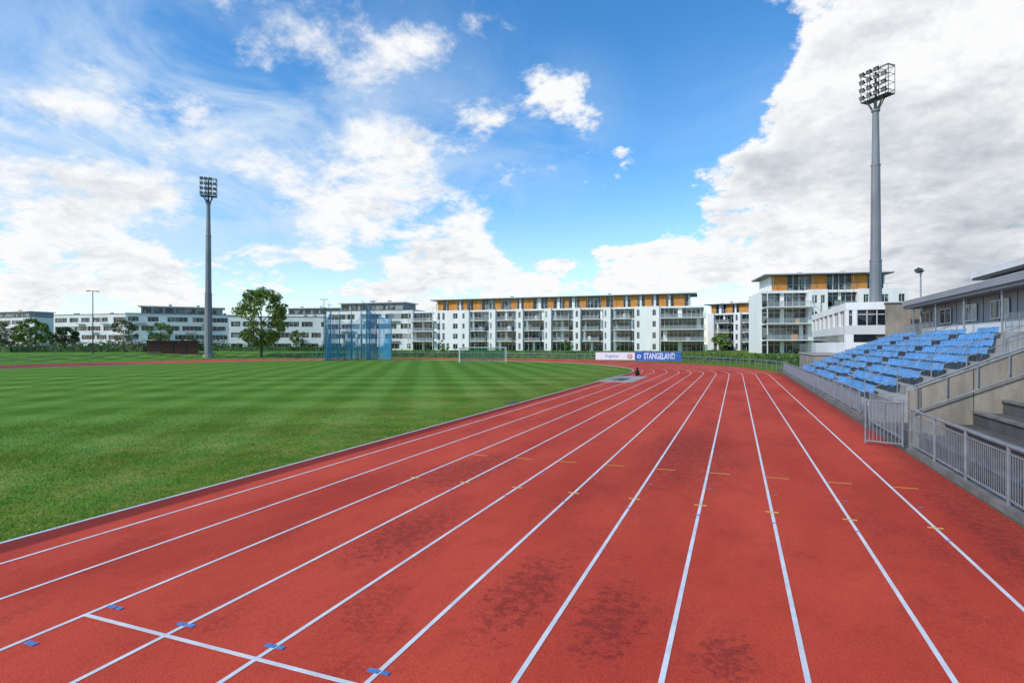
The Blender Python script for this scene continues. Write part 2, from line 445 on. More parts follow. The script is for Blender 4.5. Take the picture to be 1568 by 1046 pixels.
m.make('back_rail',empt)
e=empty('stair_parapet_wall')
m=MB(); zt=lambda x:1.60+(x-4.65)*.447
profile_extrude(m,[(4.75,0),(4.75,zt(4.75)),(13,zt(13)),(13,0)],19.9,20.15,CONC)
m.make('wall',e)
m=MB()
x=5.0
while x<13: m.box(x,x+.02,19.885,19.905,0,zt(x)-.01,CONCD); x+=1.25
m.make('panel_joints',e)
m=MB()
n=11
for i in range(n+1):
    x=4.9+(12.8-4.9)*i/n; m.cyl((x,19.82,zt(x)-.5),(x,19.82,zt(x)+.12),.022,.022,GALV,6)
m.cyl((4.8,19.82,zt(4.8)+.12),(13,19.82,zt(13)+.12),.03,.03,GALV,8)
m.cyl((4.8,19.80,zt(4.8)-.62),(13,19.80,zt(13)-.62),.022,.022,GALV,8)
m.make('handrail',e)
m=MB(); profile_extrude(m,[(9.2,0),(9.2,zs(9.2)+.55),(15,zs(15)+.4),(15,0)],25.7,25.98,CONC); m.make('end_wall',e)
e=empty('standing_terrace'); m=MB()
pf=[(4.95,0),(4.95,.40)]
x,z=4.95,.40
lips=[]
for i in range(8):
    lips.append((x,z)); x+=.66; pf.append((x,z)); z+=.34; pf.append((x,z))
pf+=[(x+1,z),(x+1,0)]
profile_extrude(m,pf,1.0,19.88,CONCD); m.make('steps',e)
m=MB()
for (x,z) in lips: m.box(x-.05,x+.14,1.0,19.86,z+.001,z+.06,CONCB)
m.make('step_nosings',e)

# ------------------------------------------------------------------ clubhouse behind stand
e=empty('grandstand_building')
m=MB()
m.box(16,27,10,63.5,0,6.35,GREYW); m.box(15.94,15.99,10,63.5,2.6,4.5,OFFW)
m.make('walls',e)
m=MB()
m.box(14.7,27.5,9.5,63.9,6.30,6.56,ROOF); m.box(14.62,27.6,9.4,64,6.56,6.98,GREYW)
m.box(14.60,27.62,9.38,64.02,6.98,7.02,OFFW)
m.make('roof_canopy',e)
m=MB(); m.box(16.6,27,10,49.3,7.02,7.50,DARK); m.box(15.6,27.6,9.5,49.8,7.50,7.66,DARK); m.box(15.52,27.7,9.4,49.9,7.66,8.06,OFFW); m.make('upper_roof',e)
m=MB(); y=24
while y<62:
    m.box(15.90,15.96,y,y+2.6,4.75,5.85,GLASS)
    for (a,b,c,d) in ((y-.06,y,4.69,5.91),(y+2.6,y+2.66,4.69,5.91),(y+1.27,y+1.33,4.75,5.85),(y,y+2.6,5.85,5.91),(y,y+2.6,4.69,4.75)): m.box(15.86,15.905,a,b,c,d,FRAME)
    y+=5.2
for y in np.arange(12,63.5,6.2): m.cyl((14.95,y,3.7),(14.95,y,6.30),.06,.06,GALV,8)
for y in np.arange(10,63.5,2.6): m.box(15.97,15.999,y,y+.03,4.5,6.30,DARK)
m.make('windows_and_posts',e)

e=empty('club_pavilion')
m=MB(); m.box(10.5,15.6,66.4,93.8,0,7.0,GLASS)
m.make('glazing',e)
m=MB()
m.box(10.3,15.8,66.2,94,0,3.2,WHITE); m.box(10.3,15.8,66.2,94,4.0,4.9,OFFW); m.box(10.3,15.8,66.2,94,6.45,7.2,WHITE)
m.box(10.3,11.0,66.2,67,3.2,4.0,WHITE)
for y in np.arange(66.25,93.9,3.9): m.box(10.32,10.6,y,y+.9,4.9,6.45,WHITE)
m.box(13.7,16.9,65.6,66.19,0,6.95,CONC); m.box(13.6,17.0,65.5,66.2,6.95,7.1,ROOF)
m.box(10.9,11.3,66.22,66.5,4.9,6.45,WHITE)
m.make('walls',e)
m=MB()
for x in np.arange(10.45,13.6,.85): m.box(x,x+.07,66.3,66.38,4.9,6.45,FRAME)
m.box(10.4,13.7,66.3,66.36,5.95,6.02,FRAME)
for y in np.arange(66.4,93.9,1.3): m.box(10.42,10.48,y,y+.08,4.9,6.45,FRAME)
m.make('window_frames',e)
m=MB(); m.box(7.2,10.2,64,78,0,1.9,CONC); m.box(7.1,10.25,63.9,78.1,1.9,2.05,CONCL); m.make('terrace_plinth',e)
m=MB(); 
for y in np.arange(64,78.1,1.55): m.cyl((7.3,y,2.05),(7.3,y,3.05),.03,.03,GALV,6)
for z in (2.4,2.75,3.05): m.cyl((7.3,64,z),(7.3,78,z),.025,.025,GALV,6)
m.make('terrace_rail',e)

# ------------------------------------------------------------------ buildings
def frame(px0,d0,px1,d1):
    A=S(px0,d0);B=S(px1,d1); return A,math.dist(A,B),math.atan2(B[1]-A[1],B[0]-A[0])
def strip_block(name,px0,d0,px1,d1,floors,base,depth,fh=3.1,pent=True,wm=OFFW,sd=1):
    rd=random.Random(sd); A,Ln,an=frame(px0,d0,px1,d1); e=empty(name,(A[0],A[1],base),an); Ht=floors*fh
    m=MB(); m.box(.3,Ln-.3,.35,depth-.3,0,Ht-.2,GLASS); m.make('windows',e)
    m=MB(); m.box(0,Ln,0,depth,-1.5,.8,wm)
    mu=MB()
    for f in range(floors):
        z0=f*fh+.8; z1=z0+1.6; top=(f+1)*fh+.8 if f<floors-1 else Ht+.45
        m.box(0,Ln,0,depth,z1,top,wm)
        m.box(0,.7,.01,depth-.01,z0,z1,wm); m.box(Ln-.7,Ln,.01,depth-.01,z0,z1,wm)
        x=.7
        while x<Ln-1.5:
            g=rd.uniform(2.5,7.5); w=rd.choice([.8,1.4,2.6]); 
            for q in np.arange(x+.9,min(x+g,Ln-.8),1.25): mu.box(q,q+.06,.27,.345,z0,z1,FRAME)
            x+=g
            if x+w<Ln-.7: m.box(x,x+w,.01,.4,z0,z1,wm if rd.random()<.8 else GREYW)
            x+=w
        for k in range(int(Ln/14)):
            xx=rd.uniform(2,Ln-6); mu.box(xx,xx+3.4,-.9,-.02,z0-.85,z0-.7,GREYW); mu.box(xx,xx+3.4,-.9,-.86,z0-.7,z0+.25,BALG)
    m.make('walls',e); mu.make('mullions_and_balconies',e)
    m=MB()
    m.box(-.15,Ln+.15,-.15,depth+.15,Ht+.452,Ht+.6,ROOF)
    if pent:
        a=Ln*.12;b=Ln*.85; m.box(a,b,2.5,depth-2,Ht+.6,Ht+2.9,GREYW); m.box(a-.8,b+.8,1.7,depth-1.5,Ht+2.9,Ht+3.2,OFFW)
        x=a+.5
        while x<b-3: m.box(x,x+2.4,2.44,2.6,Ht+.9,Ht+2.5,GLASS); x+=3.3
    for k in range(3):
        x=rd.uniform(2,Ln-2); z=Ht+(3.2 if pent and Ln*.12<x<Ln*.85 else .6); m.box(x,x+.9,depth*.4,depth*.4+.9,z,z+.8,GREYW)
    m.make('roof',e); return e
def apartment(name,px0,d0,px1,d1,base,cols,floors,fh,pa,pb,ph=2.9,depth=13,over=(2,2,1.3)):
    A,Ln,an=frame(px0,d0,px1,d1); e=empty(name,(A[0],A[1],base),an); Ht=floors*fh; k=Ln/cols[-1][1]
    wl=MB(); gl=MB(); fr=MB(); ba=MB()
    gl.box(.3,Ln-.3,1.6,depth-.3,-.5,Ht-.3,GLASS)
    wl.box(.02,Ln-.02,.9,depth,Ht-.28,Ht+.05,WHITE)
    wl.box(0,.25,1.65,depth-.01,-1.5,Ht-.3,WHITE); wl.box(Ln-.25,Ln,1.65,depth-.01,-1.5,Ht-.3,WHITE)
    for (a,b,ty) in cols:
        a*=k;b*=k
        if ty=='B' or ty=='D':
            w=b-a; out=1.2 if ty=='B' else 2.1
            for f in range(floors):
                z=f*fh
                wl.box(a+.01,b-.01,1.2 if f else .6,1.7,z-.22,z+.12,WHITE)
                pc=random.choice([.08,.42,.84])
                wl.box(a+w*pc,a+w*(pc+.09),1.3,1.7,z+.12,z+fh-.22,WHITE)
                for q in np.arange(a+.1,b-.1,1.15): fr.box(q,q+.07,1.48,1.56,z+.12,z+fh-.22,FRAME)
                fr.box(a+.1,b-.1,1.49,1.55,z+2.2,z+2.26,FRAME)
                if f>0:
                    bx0=a+w*.14; bx1=b-w*.14
                    if ty=='D': bx0=a+.3; bx1=b+.6
                    ba.box(bx0,bx1,-out,1.18,z-.10,z+.08,OFFW)
                    ba.box(bx0+.03,bx1-.03,-out+.03,-out+.06,z+.1,z+.98,BALG)
                    ba.box(bx0,bx1,-out,-out+.07,z+1.0,z+1.06,GALV)
                    for q in np.arange(bx0,bx1,1.3): ba.box(q,q+.05,-out+.07,-out+.12,z+.08,z+1.0,GALV)
                    ba.box(bx0,bx0+.05,-out+.07,1.18,z+1.0,z+1.06,GALV); ba.box(bx1-.05,bx1,-out+.07,1.18,z+1.0,z+1.06,GALV)
                    if random.random()<.75:
                        q=random.uniform(bx0+.3,bx1-1.2); ba.box(q,q+random.uniform(.5,1.1),-.6,.1,z+.08,z+random.uniform(.7,1.5),random.choice([DARK,BROWN,GREYW,LEAF2,FRAME,ORANGE]))
            if ty=='D':
                for q in (a+.35,b+.4): ba.box(q,q+.16,-out+.15,-out+.31,-1.5,Ht-.15,OFFW)
            wl.box(a+.01,b-.01,.7,1.7,Ht-.35,Ht+.15,WHITE)
        else:
            xs=a
            ops=[(a+(b-a)*o[0],a+(b-a)*o[1],o[2],o[3]) for o in ty]
            for (p,q,s0,s1) in ops:
                wl.box(xs,p,0,1.75,-1.5,Ht+.20,WHITE)
                gl.box(p-.05,q+.05,.22,.4,0,Ht,GLASS)
                zz=-1.5
                for f in range(floors):
                    wl.box(p,q,.003,1.7,zz,f*fh+s0,WHITE); zz=f*fh+s1
                    fr.box(p,q,.15,.21,f*fh+s0,f*fh+s0+.07,FRAME); fr.box((p+q)/2-.03,(p+q)/2+.03,.15,.21,f*fh+s0+.07,f*fh+s1,FRAME)
                wl.box(p,q,.003,1.7,zz,Ht+.20,WHITE)
                xs=q
            wl.box(xs,b,0,1.75,-1.5,Ht+.20,WHITE)
    wl.make('walls',e); gl.make('window_glass',e); fr.make('window_frames',e); ba.make('balconies',e)
    m=MB(); a,b=pa*Ln,pb*Ln; z=Ht+.21
    m.box(a,b,1.9,depth-1.5,Ht,z+ph-.01,GLASS)
    x=a; rd=random.Random(int(px0))
    while x<b:
        w=rd.choice([1.2,1.8,2.8]); w=min(w,b-x); m.box(x,x+w,1.6,2.0,Ht,z+ph-.02,ORANGE); x+=w
        g=rd.choice([2.0,3.2,4.4]); 
        for q in np.arange(x,min(x+g,b),1.1): m.box(q,q+.09,1.78,1.89,Ht,z+ph-.02,FRAME)
        if rd.random()<.5 and x+g<b: m.box(x+g*.3,x+g*.55,1.75,2.0,Ht,z+ph-.03,WHITE)
        x+=g
    m.box(a-.2,a,1.7,depth-1.4,Ht,z+ph-.02,WHITE); m.box(b,b+.2,1.7,depth-1.4,Ht,z+ph-.02,WHITE)
    m.make('penthouse',e)
    m=MB(); m.box(a-over[0],b+over[1],1.7-over[2],depth-.6,z+ph,z+ph+.16,ROOF); m.box(a-over[0]-.08,b+over[1]+.08,1.7-over[2]-.08,depth-.5,z+ph+.16,z+ph+.36,OFFW)
    for i in range(5):
        x=a+(b-a)*(i+.5)/5; m.box(x,x+.8,6,6.8,z+ph+.36,z+ph+.9+.3*(i%2),GREYW)
    for x in np.arange(a,b,3.6): m.box(x,x+.08,.55,.63,Ht+.2,z+ph,GALV)
    m.make('roof',e)
    m=MB()
    for x in np.arange(a-1,b+1,1.5): m.box(x,x+.04,.1,.14,Ht+.2,Ht+1.1,GALV)
    m.box(a-1,b+1,.1,.14,Ht+1.1,Ht+1.15,GALV); m.make('terrace_railing',e)
    return e
cols=[(0,8.3,'D'),(8.3,19.8,[(.10,.17,.4,2.5),(.24,.31,.4,2.5),(.55,.68,.7,2.3),(.82,.88,.7,2.3)])]
x=19.8
for i in range(6):
    cols.append((x,x+6.5,'B')); cols.append((x+6.5,x+8.5,[(.35,.68,.6,2.4)] if i%2 else [(.2,.42,.6,2.4)])); x+=8.5
cols.append((x,x+4.6,[(.62,.80,.7,2.3)])); cols.append((x+4.6,86.8,'D'))
apartment('apartment_building',628,178,1078,150,.8,cols,4,3.05,.10,.955,3.1)
apartment('apartment_building',1083,176,1166,166,.8,[(0,2,[]),(2,8,'B'),(8,10,[(.3,.6,.6,2.4)]),(10,16,'B')],4,2.85,.05,.9,2.6)
apartment('apartment_building',1168,113,1392,108,.6,[(0,9.2,'D'),(9.2,13,[(.2,.45,.7,2.3),(.65,.85,.7,2.3)]),(13,19,'B'),(19,28.5,[(.1,.2,.7,2.3),(.45,.6,.7,2.3),(.8,.92,.7,2.3)])],4,3.2,.08,.86,2.9,over=(1.6,1.2,1.6))
strip_block('office_block',-60,250,52,235,4,.8,14,3.2,True,OFFW,3)
strip_block('residential_block',82,215,196,205,4,.8,14,3.15,False,OFFW,5)
strip_block('residential_block',192,190,365,205,4,.8,14,3.0,True,OFFW,6)
strip_block('residential_block',350,182,500,186,3,.8,13,3.5,False,OFFW,8)
strip_block('residential_block',500,186,632,178,4,.8,14,3.1,True,OFFW,9)
strip_block('residential_block',420,230,560,225,4,.8,14,3.4,True,OFFW,12)

# ------------------------------------------------------------------ floodlight masts
def mast(name,px,d,h,wr):
    x,y=S(px,d); zb=H(x,y)-.2; tgt=Vector((-47-x,25-y,0)); an=math.atan2(tgt.y,tgt.x)-math.pi/2
    e=empty(name,(x,y,zb),an)
    m=MB(); 
    m.cyl((0,0,0),(0,0,.9),1.1,1.0,CONC,12)
    zt=h-5.2
    seg=[(0.9,.78),(h*.36,.66),(h*.36,.60),(h*.68,.50),(h*.68,.46),(zt,.36)]
    for a,b in zip(seg[:-1],seg[1:]):
        if b[0]>a[0]: m.cyl((0,0,a[0]),(0,0,b[0]),a[1],b[1],MASTM,12)
    for z,r in ((h*.36,.70),(h*.68,.55),(zt,.5)): m.cyl((0,0,z-.12),(0,0,z+.12),r,r,MASTM,12)
    m.make('pole',e)
    m=MB(); W=wr/2; z0=zt+1.7; z1=h
    for s in (-1,1):
        m.cyl((0,0,zt-.6),(s*W*.62,.2,z0-.1),.12,.1,DARK,6); m.cyl((0,0,zt-.6),(s*W*.4,-.7,z0-.1),.09,.08,DARK,6)
        m.cyl((s*.25,0,zt),(0,.1,z0),.06,.06,DARK,6)
    m.cyl((0,0,zt),(0,0,z1-.3),.16,.12,DARK,8)
    m.box(-W,W,-1.0,.35,z0-.14,z0-.06,DARK)
    rows=[z0+.35+i*(z1-z0-.5)/3 for i in range(4)]
    for s in (-1,-.33,.33,1):
        m.cyl((s*W,.25,z0-.1),(s*W,.25,z1),.05,.05,DARK,6)
        m.cyl((s*W,-.95,z0-.1),(s*W,-.95,z1-.1),.035,.035,DARK,6)
        m.cyl((s*W,-.95,z1-.1),(s*W,.25,z1-.1),.035,.035,DARK,6)
    for z in rows+[z1]:
        m.cyl((-W,.25,z),(W,.25,z),.05,.05,DARK,6)
        m.cyl((-W,-.95,z),(W,-.95,z),.03,.03,DARK,6)
        for s in (-1,1): m.cyl((s*W,-.95,z),(s*W,.25,z),.03,.03,DARK,6)
    m.cyl((-W,-.95,z0),(W,-.95,z1),.025,.025,DARK,5); m.cyl((W,-.95,z0),(-W,-.95,z1),.025,.025,DARK,5)
    m.cyl((0,-.95,z1-.1),(0,-.95,z1+.9),.02,.02,DARK,5)
    m.make('lamp_rack',e)
    m=MB()
    for r_,z in enumerate(rows):
        for c in range(4):
            if r_==3 and c in(0,): continue
            xx=-W*.8+c*W*1.6/3; tl=math.radians(32+4*(r_%2)+random.uniform(-4,4)); yw=math.radians(random.uniform(-14,14))
            fwd=Vector((math.sin(yw)*math.cos(tl),math.cos(yw)*math.cos(tl),-math.sin(tl))); rt=fwd.cross(Vector((0,0,1))).normalized(); up=rt.cross(fwd)
            c0=Vector((xx,.55,z)); m.obox(c0,(rt,fwd,up),(.30,.13,.24),DARK); m.obox(c0+fwd*.135,(rt,fwd,up),(.24,.01,.18),GREYW)
            m.obox(c0-fwd*.2,(rt,fwd,up),(.14,.09,.12),DARK)
            m.cyl((xx,.25,z),tuple(c0),.035,.035,DARK,5)
    m.make('lamps',e)
mast('floodlight_mast',319,118,36.9,3.0)
mast('floodlight_mast',1341,73,37.9,3.6)
x,y=S(1410,51); e=empty('floodlight_pole',(x,y,0),math.radians(60))
m=MB(); m.cyl((0,0,3),(0,0,9.3),.09,.06,GALV,8); m.cyl((-.45,0,9.3),(.45,0,9.3),.04,.04,GALV,6)
for s in (-.3,.3):
    m.obox((s,.12,9.55),(Vector((1,0,0)),Vector((0,.85,-.5)),Vector((0,.5,.85))),(.24,.2,.16),DARK); m.obox((s,.30,9.44),(Vector((1,0,0)),Vector((0,.85,-.5)),Vector((0,.5,.85))),(.2,.01,.13),LAMPG)
m.box(-.12,.12,-.18,.0,5.9,6.3,GALV); m.cyl((-.3,0,6.9),(.05,0,6.9),.05,.05,DARK,6)
m.make('pole_and_lamps',e)
for px,d,h in ((142,110,12.0),(496,150,13.5),(1252,96,6.0)):
    x,y=S(px,d); z=H(x,y); e=empty('street_lamp',(x,y,z),random.uniform(0,1)); m=MB()
    m.cyl((0,0,0),(0,0,h),.12,.07,DARK,8); m.cyl((-.7,0,h),(.7,0,h),.05,.05,DARK,6)
    for s in (-1,1): m.obox((s*.75,0,h-.03),(Vector((1,0,0)),Vector((0,1,0)),Vector((0,0,1))),(.28,.16,.07),DARK)
    m.make('pole',e)

# ------------------------------------------------------------------ hammer cage
e=empty('hammer_throw_cage')
pts=[(498,105,8.6),(506,112,9.6),(520,117,8.8),(538,119,8.4),(553,116,9.4),(566,112,9.8)]
W=[(*S(p,d),h) for p,d,h in pts]
m=MB(); n=MB()
cc=S(532,108)
for i,(x,y,h) in enumerate(W):
    m.cyl((x,y,0),(x,y,h),.13,.09,BLUEST,8)
    dx=Vector((cc[0]-x,cc[1]-y,0)).normalized()
    m.cyl((x,y,h),(x-dx.x*1.0,y-dx.y*1.0,h+1.3),.08,.05,BLUEST,6)
    m.cyl((x-dx.x*1.0,y-dx.y*1.0,h+1.3),(x+dx.x*.6,y+dx.y*.6,h+.9),.05,.05,BLUEST,6)
    m.cyl((x,y,h*.5),(x-dx.x*2.2,y-dx.y*2.2,.1),.05,.05,BLUEST,6)
for a,b,mt in zip(W[:-1],W[1:],(NETB2,NETB,NETB,NETB,NETB)):
    K=8
    for k in range(K):
        t0,t1=k/K,(k+1)/K
        f=lambda t:(a[0]*(1-t)+b[0]*t+math.sin(t*19)*.18, a[1]*(1-t)+b[1]*t+math.cos(t*15)*.18, (a[2]*(1-t)+b[2]*t)-.3-1.0*math.sin(math.pi*t))
        p,q=f(t0),f(t1); n.quad((p[0],p[1],.05),(q[0],q[1],.05),q,p,mt)
        m.cyl(p,q,.025,.025,BLUEST,5)
m.make('posts',e); n.make('nets',e)
m=MB(); n=MB()
for (p0,d0,p1,d1,h,h1,mt) in ((561,107,577,110,10.4,8.6,NETB2),(580,108,599,106,8.6,8.2,NETB2),(500,104,520,106,6.6,6.0,NETB),(527,107,548,108,4.6,4.4,NETB)):
    A=S(p0,d0);B=S(p1,d1); K=5
    for k in range(K):
        f=lambda t:(A[0]*(1-t)+B[0]*t,A[1]*(1-t)+B[1]*t+math.sin(t*14)*.15,h*(1-t)+h1*t-.5*math.sin(math.pi*t))
        p,q=f(k/K),f((k+1)/K); n.quad((p[0],p[1],.1),(q[0],q[1],.1),q,p,mt)
    for q,hh_ in ((A,h),(B,h1)): m.cyl((*q,0),(*q,hh_),.10,.07,BLUEST,6)
    m.cyl((*A,h),(*B,h1),.05,.05,BLUEST,6); m.cyl((*A,.1),(*B,.1),.05,.05,BLUEST,6); m.cyl((*A,h*.5),(*B,h1*.5),.035,.035,BLUEST,6)
A=S(561,107); m.cyl((*A,10.4),(A[0]-1.2,A[1],11.2),.06,.05,BLUEST,6)
m.make('gate_frames',e); n.make('gate_nets',e)

A,Ln,an=frame(704,96.5,775,98); e=empty('football_goal',(*A,0),an); m=MB(); n=MB()
for x in (0,Ln): m.cyl((x,0,0),(x,0,2.44),.07,.07,PAINT,10); m.cyl((x,0,2.44),(x,.9,2.44),.03,.03,PAINT,6); m.cyl((x,.9,2.44),(x,2,0),.03,.03,PAINT,6); m.cyl((x,0,.03),(x,2,.03),.03,.03,PAINT,6)
m.cyl((-.07,0,2.44),(Ln+.07,0,2.44),.07,.07,PAINT,10); m.cyl((0,2,.03),(Ln,2,.03),.03,.03,PAINT,6)
m.make('goal_frame',e)
n.quad((0,.9,2.42),(Ln,.9,2.42),(Ln,2,.04),(0,2,.04),NETG); n.quad((0,.02,2.43),(Ln,.02,2.43),(Ln,.9,2.42),(0,.9,2.42),NETG)
for x in (0,Ln): n.add([(x,.02,.03),(x,.02,2.42),(x,.9,2.42),(x,2,.04)],[(0,1,2,3)],NETG)
n.make('goal_net',e)

A,Ln,an=frame(224,117,303,121); z=H(*A)-.75; e=empty('timber_shed',(*A,z),an); m=MB()
m.box(.05,Ln-.05,.05,2.8,0,3.2,BROWN)
for x in np.arange(0,Ln,.24): m.box(x,x+.17,0,.045,.1,3.15,BROWN)
for x in (Ln*.25,Ln*.5,Ln*.75): m.box(x-.08,x+.08,-.05,-.002,0,3.3,DARK)
m.make('walls',e); m=MB(); m.box(-.2,Ln+.2,-.25,3.1,3.2,3.36,BROWN); m.box(-.05,Ln*.3,-.12,-.05,.9,1.0,CONCL); m.make('roof',e)

# ------------------------------------------------------------------ foliage
def leaves(cent,n,size,spread,mt,name,parent):
    C=np.array(cent); k=rng.integers(0,len(C),n); d=rng.normal(0,1,(n,3)); d/=np.linalg.norm(d,axis=1)[:,None]
    rr=C[k,3]*rng.uniform(.35,1.0,n)**.6
    P=C[k,:3]+d*rr[:,None]*np.array([1,1,.8])
    a=rng.normal(0,1,(n,3)); a/=np.linalg.norm(a,axis=1)[:,None]; b=np.cross(a,rng.normal(0,1,(n,3))); b/=np.linalg.norm(b,axis=1)[:,None]
    s=(size*rng.uniform(.6,1.3,n))[:,None]
    V=np.stack([P-a*s,P-b*s*.55,P+a*s,P+b*s*.55],1).reshape(-1,3)
    me=bpy.data.meshes.new(name); me.from_pydata(V.tolist(),[],np.arange(n*4).reshape(-1,4).tolist()); me.materials.append(mt)
    o=bpy.data.objects.new(name,me); scene.collection.objects.link(o)
    if parent: o.parent=parent
    return o
def tree(name,px,d,top,width,trunk_frac=.28,mt=LEAF,n=5000,size=.3,sd=1,clr=70,tr=.28):
    rd=random.Random(sd); x,y=S(px,d); z=H(x,y); h=top-z; e=empty(name,(x,y,z),rd.uniform(0,6)); m=MB()
    th_=h*trunk_frac; cl=[]; W=width/2
    m.cyl((0,0,-.2),(0.1,0,th_),tr,tr*.75,BARK,9)
    m.cyl((.1,0,th_),(.0,.1,h*.8),tr*.7,tr*.15,BARK,7)
    hc=(h-th_)
    for i in range(13):
        z0=th_*.85+hc*.6*i/13; t=rd.uniform(0,6.28)+i*2.4
        fr_=(z0-th_)/hc; reach=W*rd.uniform(.6,.95)*(1-.5*fr_)
        p0=Vector((.05,.05,z0)); p1=Vector((math.cos(t)*reach*.55,math.sin(t)*reach*.55,z0+hc*rd.uniform(.12,.22))); p2=Vector((math.cos(t+.2)*reach,math.sin(t+.2)*reach,z0+hc*rd.uniform(.2,.36)))
        m.cyl(p0,p1,tr*.38,tr*.22,BARK,6); m.cyl(p1,p2,tr*.22,tr*.07,BARK,5)
    for i in range(clr):
        u=rd.uniform(-1,1); t=rd.uniform(0,6.28); rr=rd.uniform(.45,1)**.5
        prof_=math.sqrt(max(0,1-abs(u)**2.2))
        cl.append((math.cos(t)*W*.88*prof_*rr,math.sin(t)*W*.88*prof_*rr,th_+hc*.5+u*hc*.46,W*rd.uniform(.12,.26)))
    m.make('trunk_and_limbs',e); leaves(cl,n,size,1,mt,'foliage',e); return e
tree('maple_tree',400,124,15.0,11.5,.17,LEAF,12000,.24,4,105,.3)
tree('young_tree',190,128,8.2,6,.3,LEAF3,1500,.2,5,30,.14)
tree('young_tree',246,135,8.0,5.5,.3,LEAF,1800,.2,6,30,.14)
tree('tree',46,140,9.2,8,.2,LEAF,3800,.25,7,45,.2)
tree('tree',8,150,8.5,8,.2,LEAF3,2500,.25,9,40,.2)
tree('tree',97,138,7.0,6.5,.2,LEAF2,3000,.25,8,40,.2)
tree('young_tree',457,140,6.2,4.5,.3,LEAF,1500,.2,11,24,.12)
tree('young_tree',1106,118,5.2,4.4,.2,LEAF,2000,.18,12,30,.1)
tree('young_tree',290,150,5.5,4,.2,LEAF2,1200,.2,13,24,.12)
tree('young_tree',680,130,4.0,2.6,.3,LEAF,700,.16,14,18,.08)
tree('young_tree',870,128,4.0,2.6,.3,LEAF,700,.16,15,18,.08)
def hedge(name,pts,h,w,mt,dens=26,size=.17,zoff=0,rag=.15):
    cl=[]; e=empty(name)
    for (a,b) in zip(pts[:-1],pts[1:]):
        Ln=math.dist(a,b); n=max(1,int(Ln/.6))
        for i in range(n):
            t=i/n; x=a[0]*(1-t)+b[0]*t; y=a[1]*(1-t)+b[1]*t; z=H(x,y)+zoff
            for q in (.3,.75):
                cl.append((x+random.uniform(-.2,.2),y+random.uniform(-w,w)*.3,z+h*q*random.uniform(1-rag,1+rag),w*.62))
    leaves(cl,len(cl)*dens,size,1,mt,'foliage',e)
    m=MB()
    for (a,b) in zip(pts[:-1],pts[1:]):
        za,zb=H(*a)+zoff,H(*b)+zoff; dx,dy=b[0]-a[0],b[1]-a[1]; l=math.hypot(dx,dy); nx,ny=-dy/l*w*.35,dx/l*w*.35
        vs=[(a[0]-nx,a[1]-ny,za-.1),(b[0]-nx,b[1]-ny,zb-.1),(b[0]+nx,b[1]+ny,zb-.1),(a[0]+nx,a[1]+ny,za-.1)]
        vs+=[(v[0],v[1],v[2]+.1+h*.7) for v in vs]
        m.add(vs,[(0,3,2,1),(4,5,6,7),(0,1,5,4),(1,2,6,5),(2,3,7,6),(3,0,4,7)],LEAF2)
    m.make('inner_mass',e); return e
arc=lambda r,a,b,n:[(CX+r*math.cos(math.radians(t)),CY+r*math.sin(math.radians(t))) for t in np.linspace(a,b,n)]
HEDGE=leafmat('hedge_leaves',(.05,.115,.02),(.11,.20,.03))
hedge('hedge',arc(59,22,118,40),1.35,1.3,HEDGE,26)
hedge('hedge',[S(350,150),S(440,150),S(520,152),S(600,152)],1.6,1.6,HEDGE,20,.22)
hedge('shrubs',[S(-40,128),S(20,128),S(60,130),S(120,132),S(180,134),S(222,134)],2.0,2.2,LEAF3,26,.25,rag=.35)
hedge('shrubs',[S(1190,82),S(1215,80),S(1240,80)],1.5,1.6,HEDGE,26,.16)
hedge('shrubs',[S(150,150),S(240,152),S(350,155)],2.2,2.4,LEAF2,18,.25,rag=.35)
cl=[]
for i in range(140):
    px=random.uniform(-150,700); x,y=S(px,random.uniform(275,330)); cl.append((x,y,random.uniform(3,9),random.uniform(3,5)))
leaves(cl,16000,.9,1,LEAF2,'distant_trees',None)

# ------------------------------------------------------------------ world
w=bpy.data.worlds.new('World'); scene.world=w; w.use_nodes=True; nt=w.node_tree
for n_ in list(nt.nodes): nt.nodes.remove(n_)
SEL=math.radians(40); sdir=Vector((math.cos(math.radians(236))*math.cos(SEL),math.sin(math.radians(236))*math.cos(SEL),math.sin(SEL)))
sky=N(nt,'ShaderNodeTexSky'); sky.sky_type='NISHITA'; sky.sun_disc=False; sky.sun_elevation=SEL; sky.sun_rotation=math.atan2(sdir.x,sdir.y)
sky.air_density=1.0; sky.dust_density=.3; sky.ozone_density=2.0
geo=N(nt,'ShaderNodeTexCoord').outputs['Generated']
nrm=N(nt,'ShaderNodeVectorMath',operation='NORMALIZE'); L(nt,geo,nrm.inputs[0]); D=nrm.outputs[0]
def dirv(px,py):
    v=F+R*((px-784)/880)+Vector((0,0,1))*((527-py)/880); k=1/v.length_squared; return v.normalized(),k
def blobs(lst,k0=1.35):
    tot=None
    for (px,py,r,s) in lst:
        c,k=dirv(px,py); dn=N(nt,'ShaderNodeVectorMath',operation='DISTANCE'); L(nt,D,dn.inputs[0]); dn.inputs[1].default_value=c
        rr=r/880*math.sqrt(k)*k0
        f=ramp(nt,dn.outputs['Value'],0,rr,s,0)
        tot=f if tot is None else math_(nt,'ADD',tot,f)
    return tot
spw=N(nt,'ShaderNodeSeparateXYZ'); L(nt,D,spw.inputs[0])
den=math_(nt,'ADD',math_(nt,'MAXIMUM',spw.outputs[2],0),.35)
inv=math_(nt,'DIVIDE',1,den)
cmb=N(nt,'ShaderNodeVectorMath',operation='SCALE'); L(nt,D,cmb.inputs[0]); L(nt,inv,cmb.inputs['Scale'])
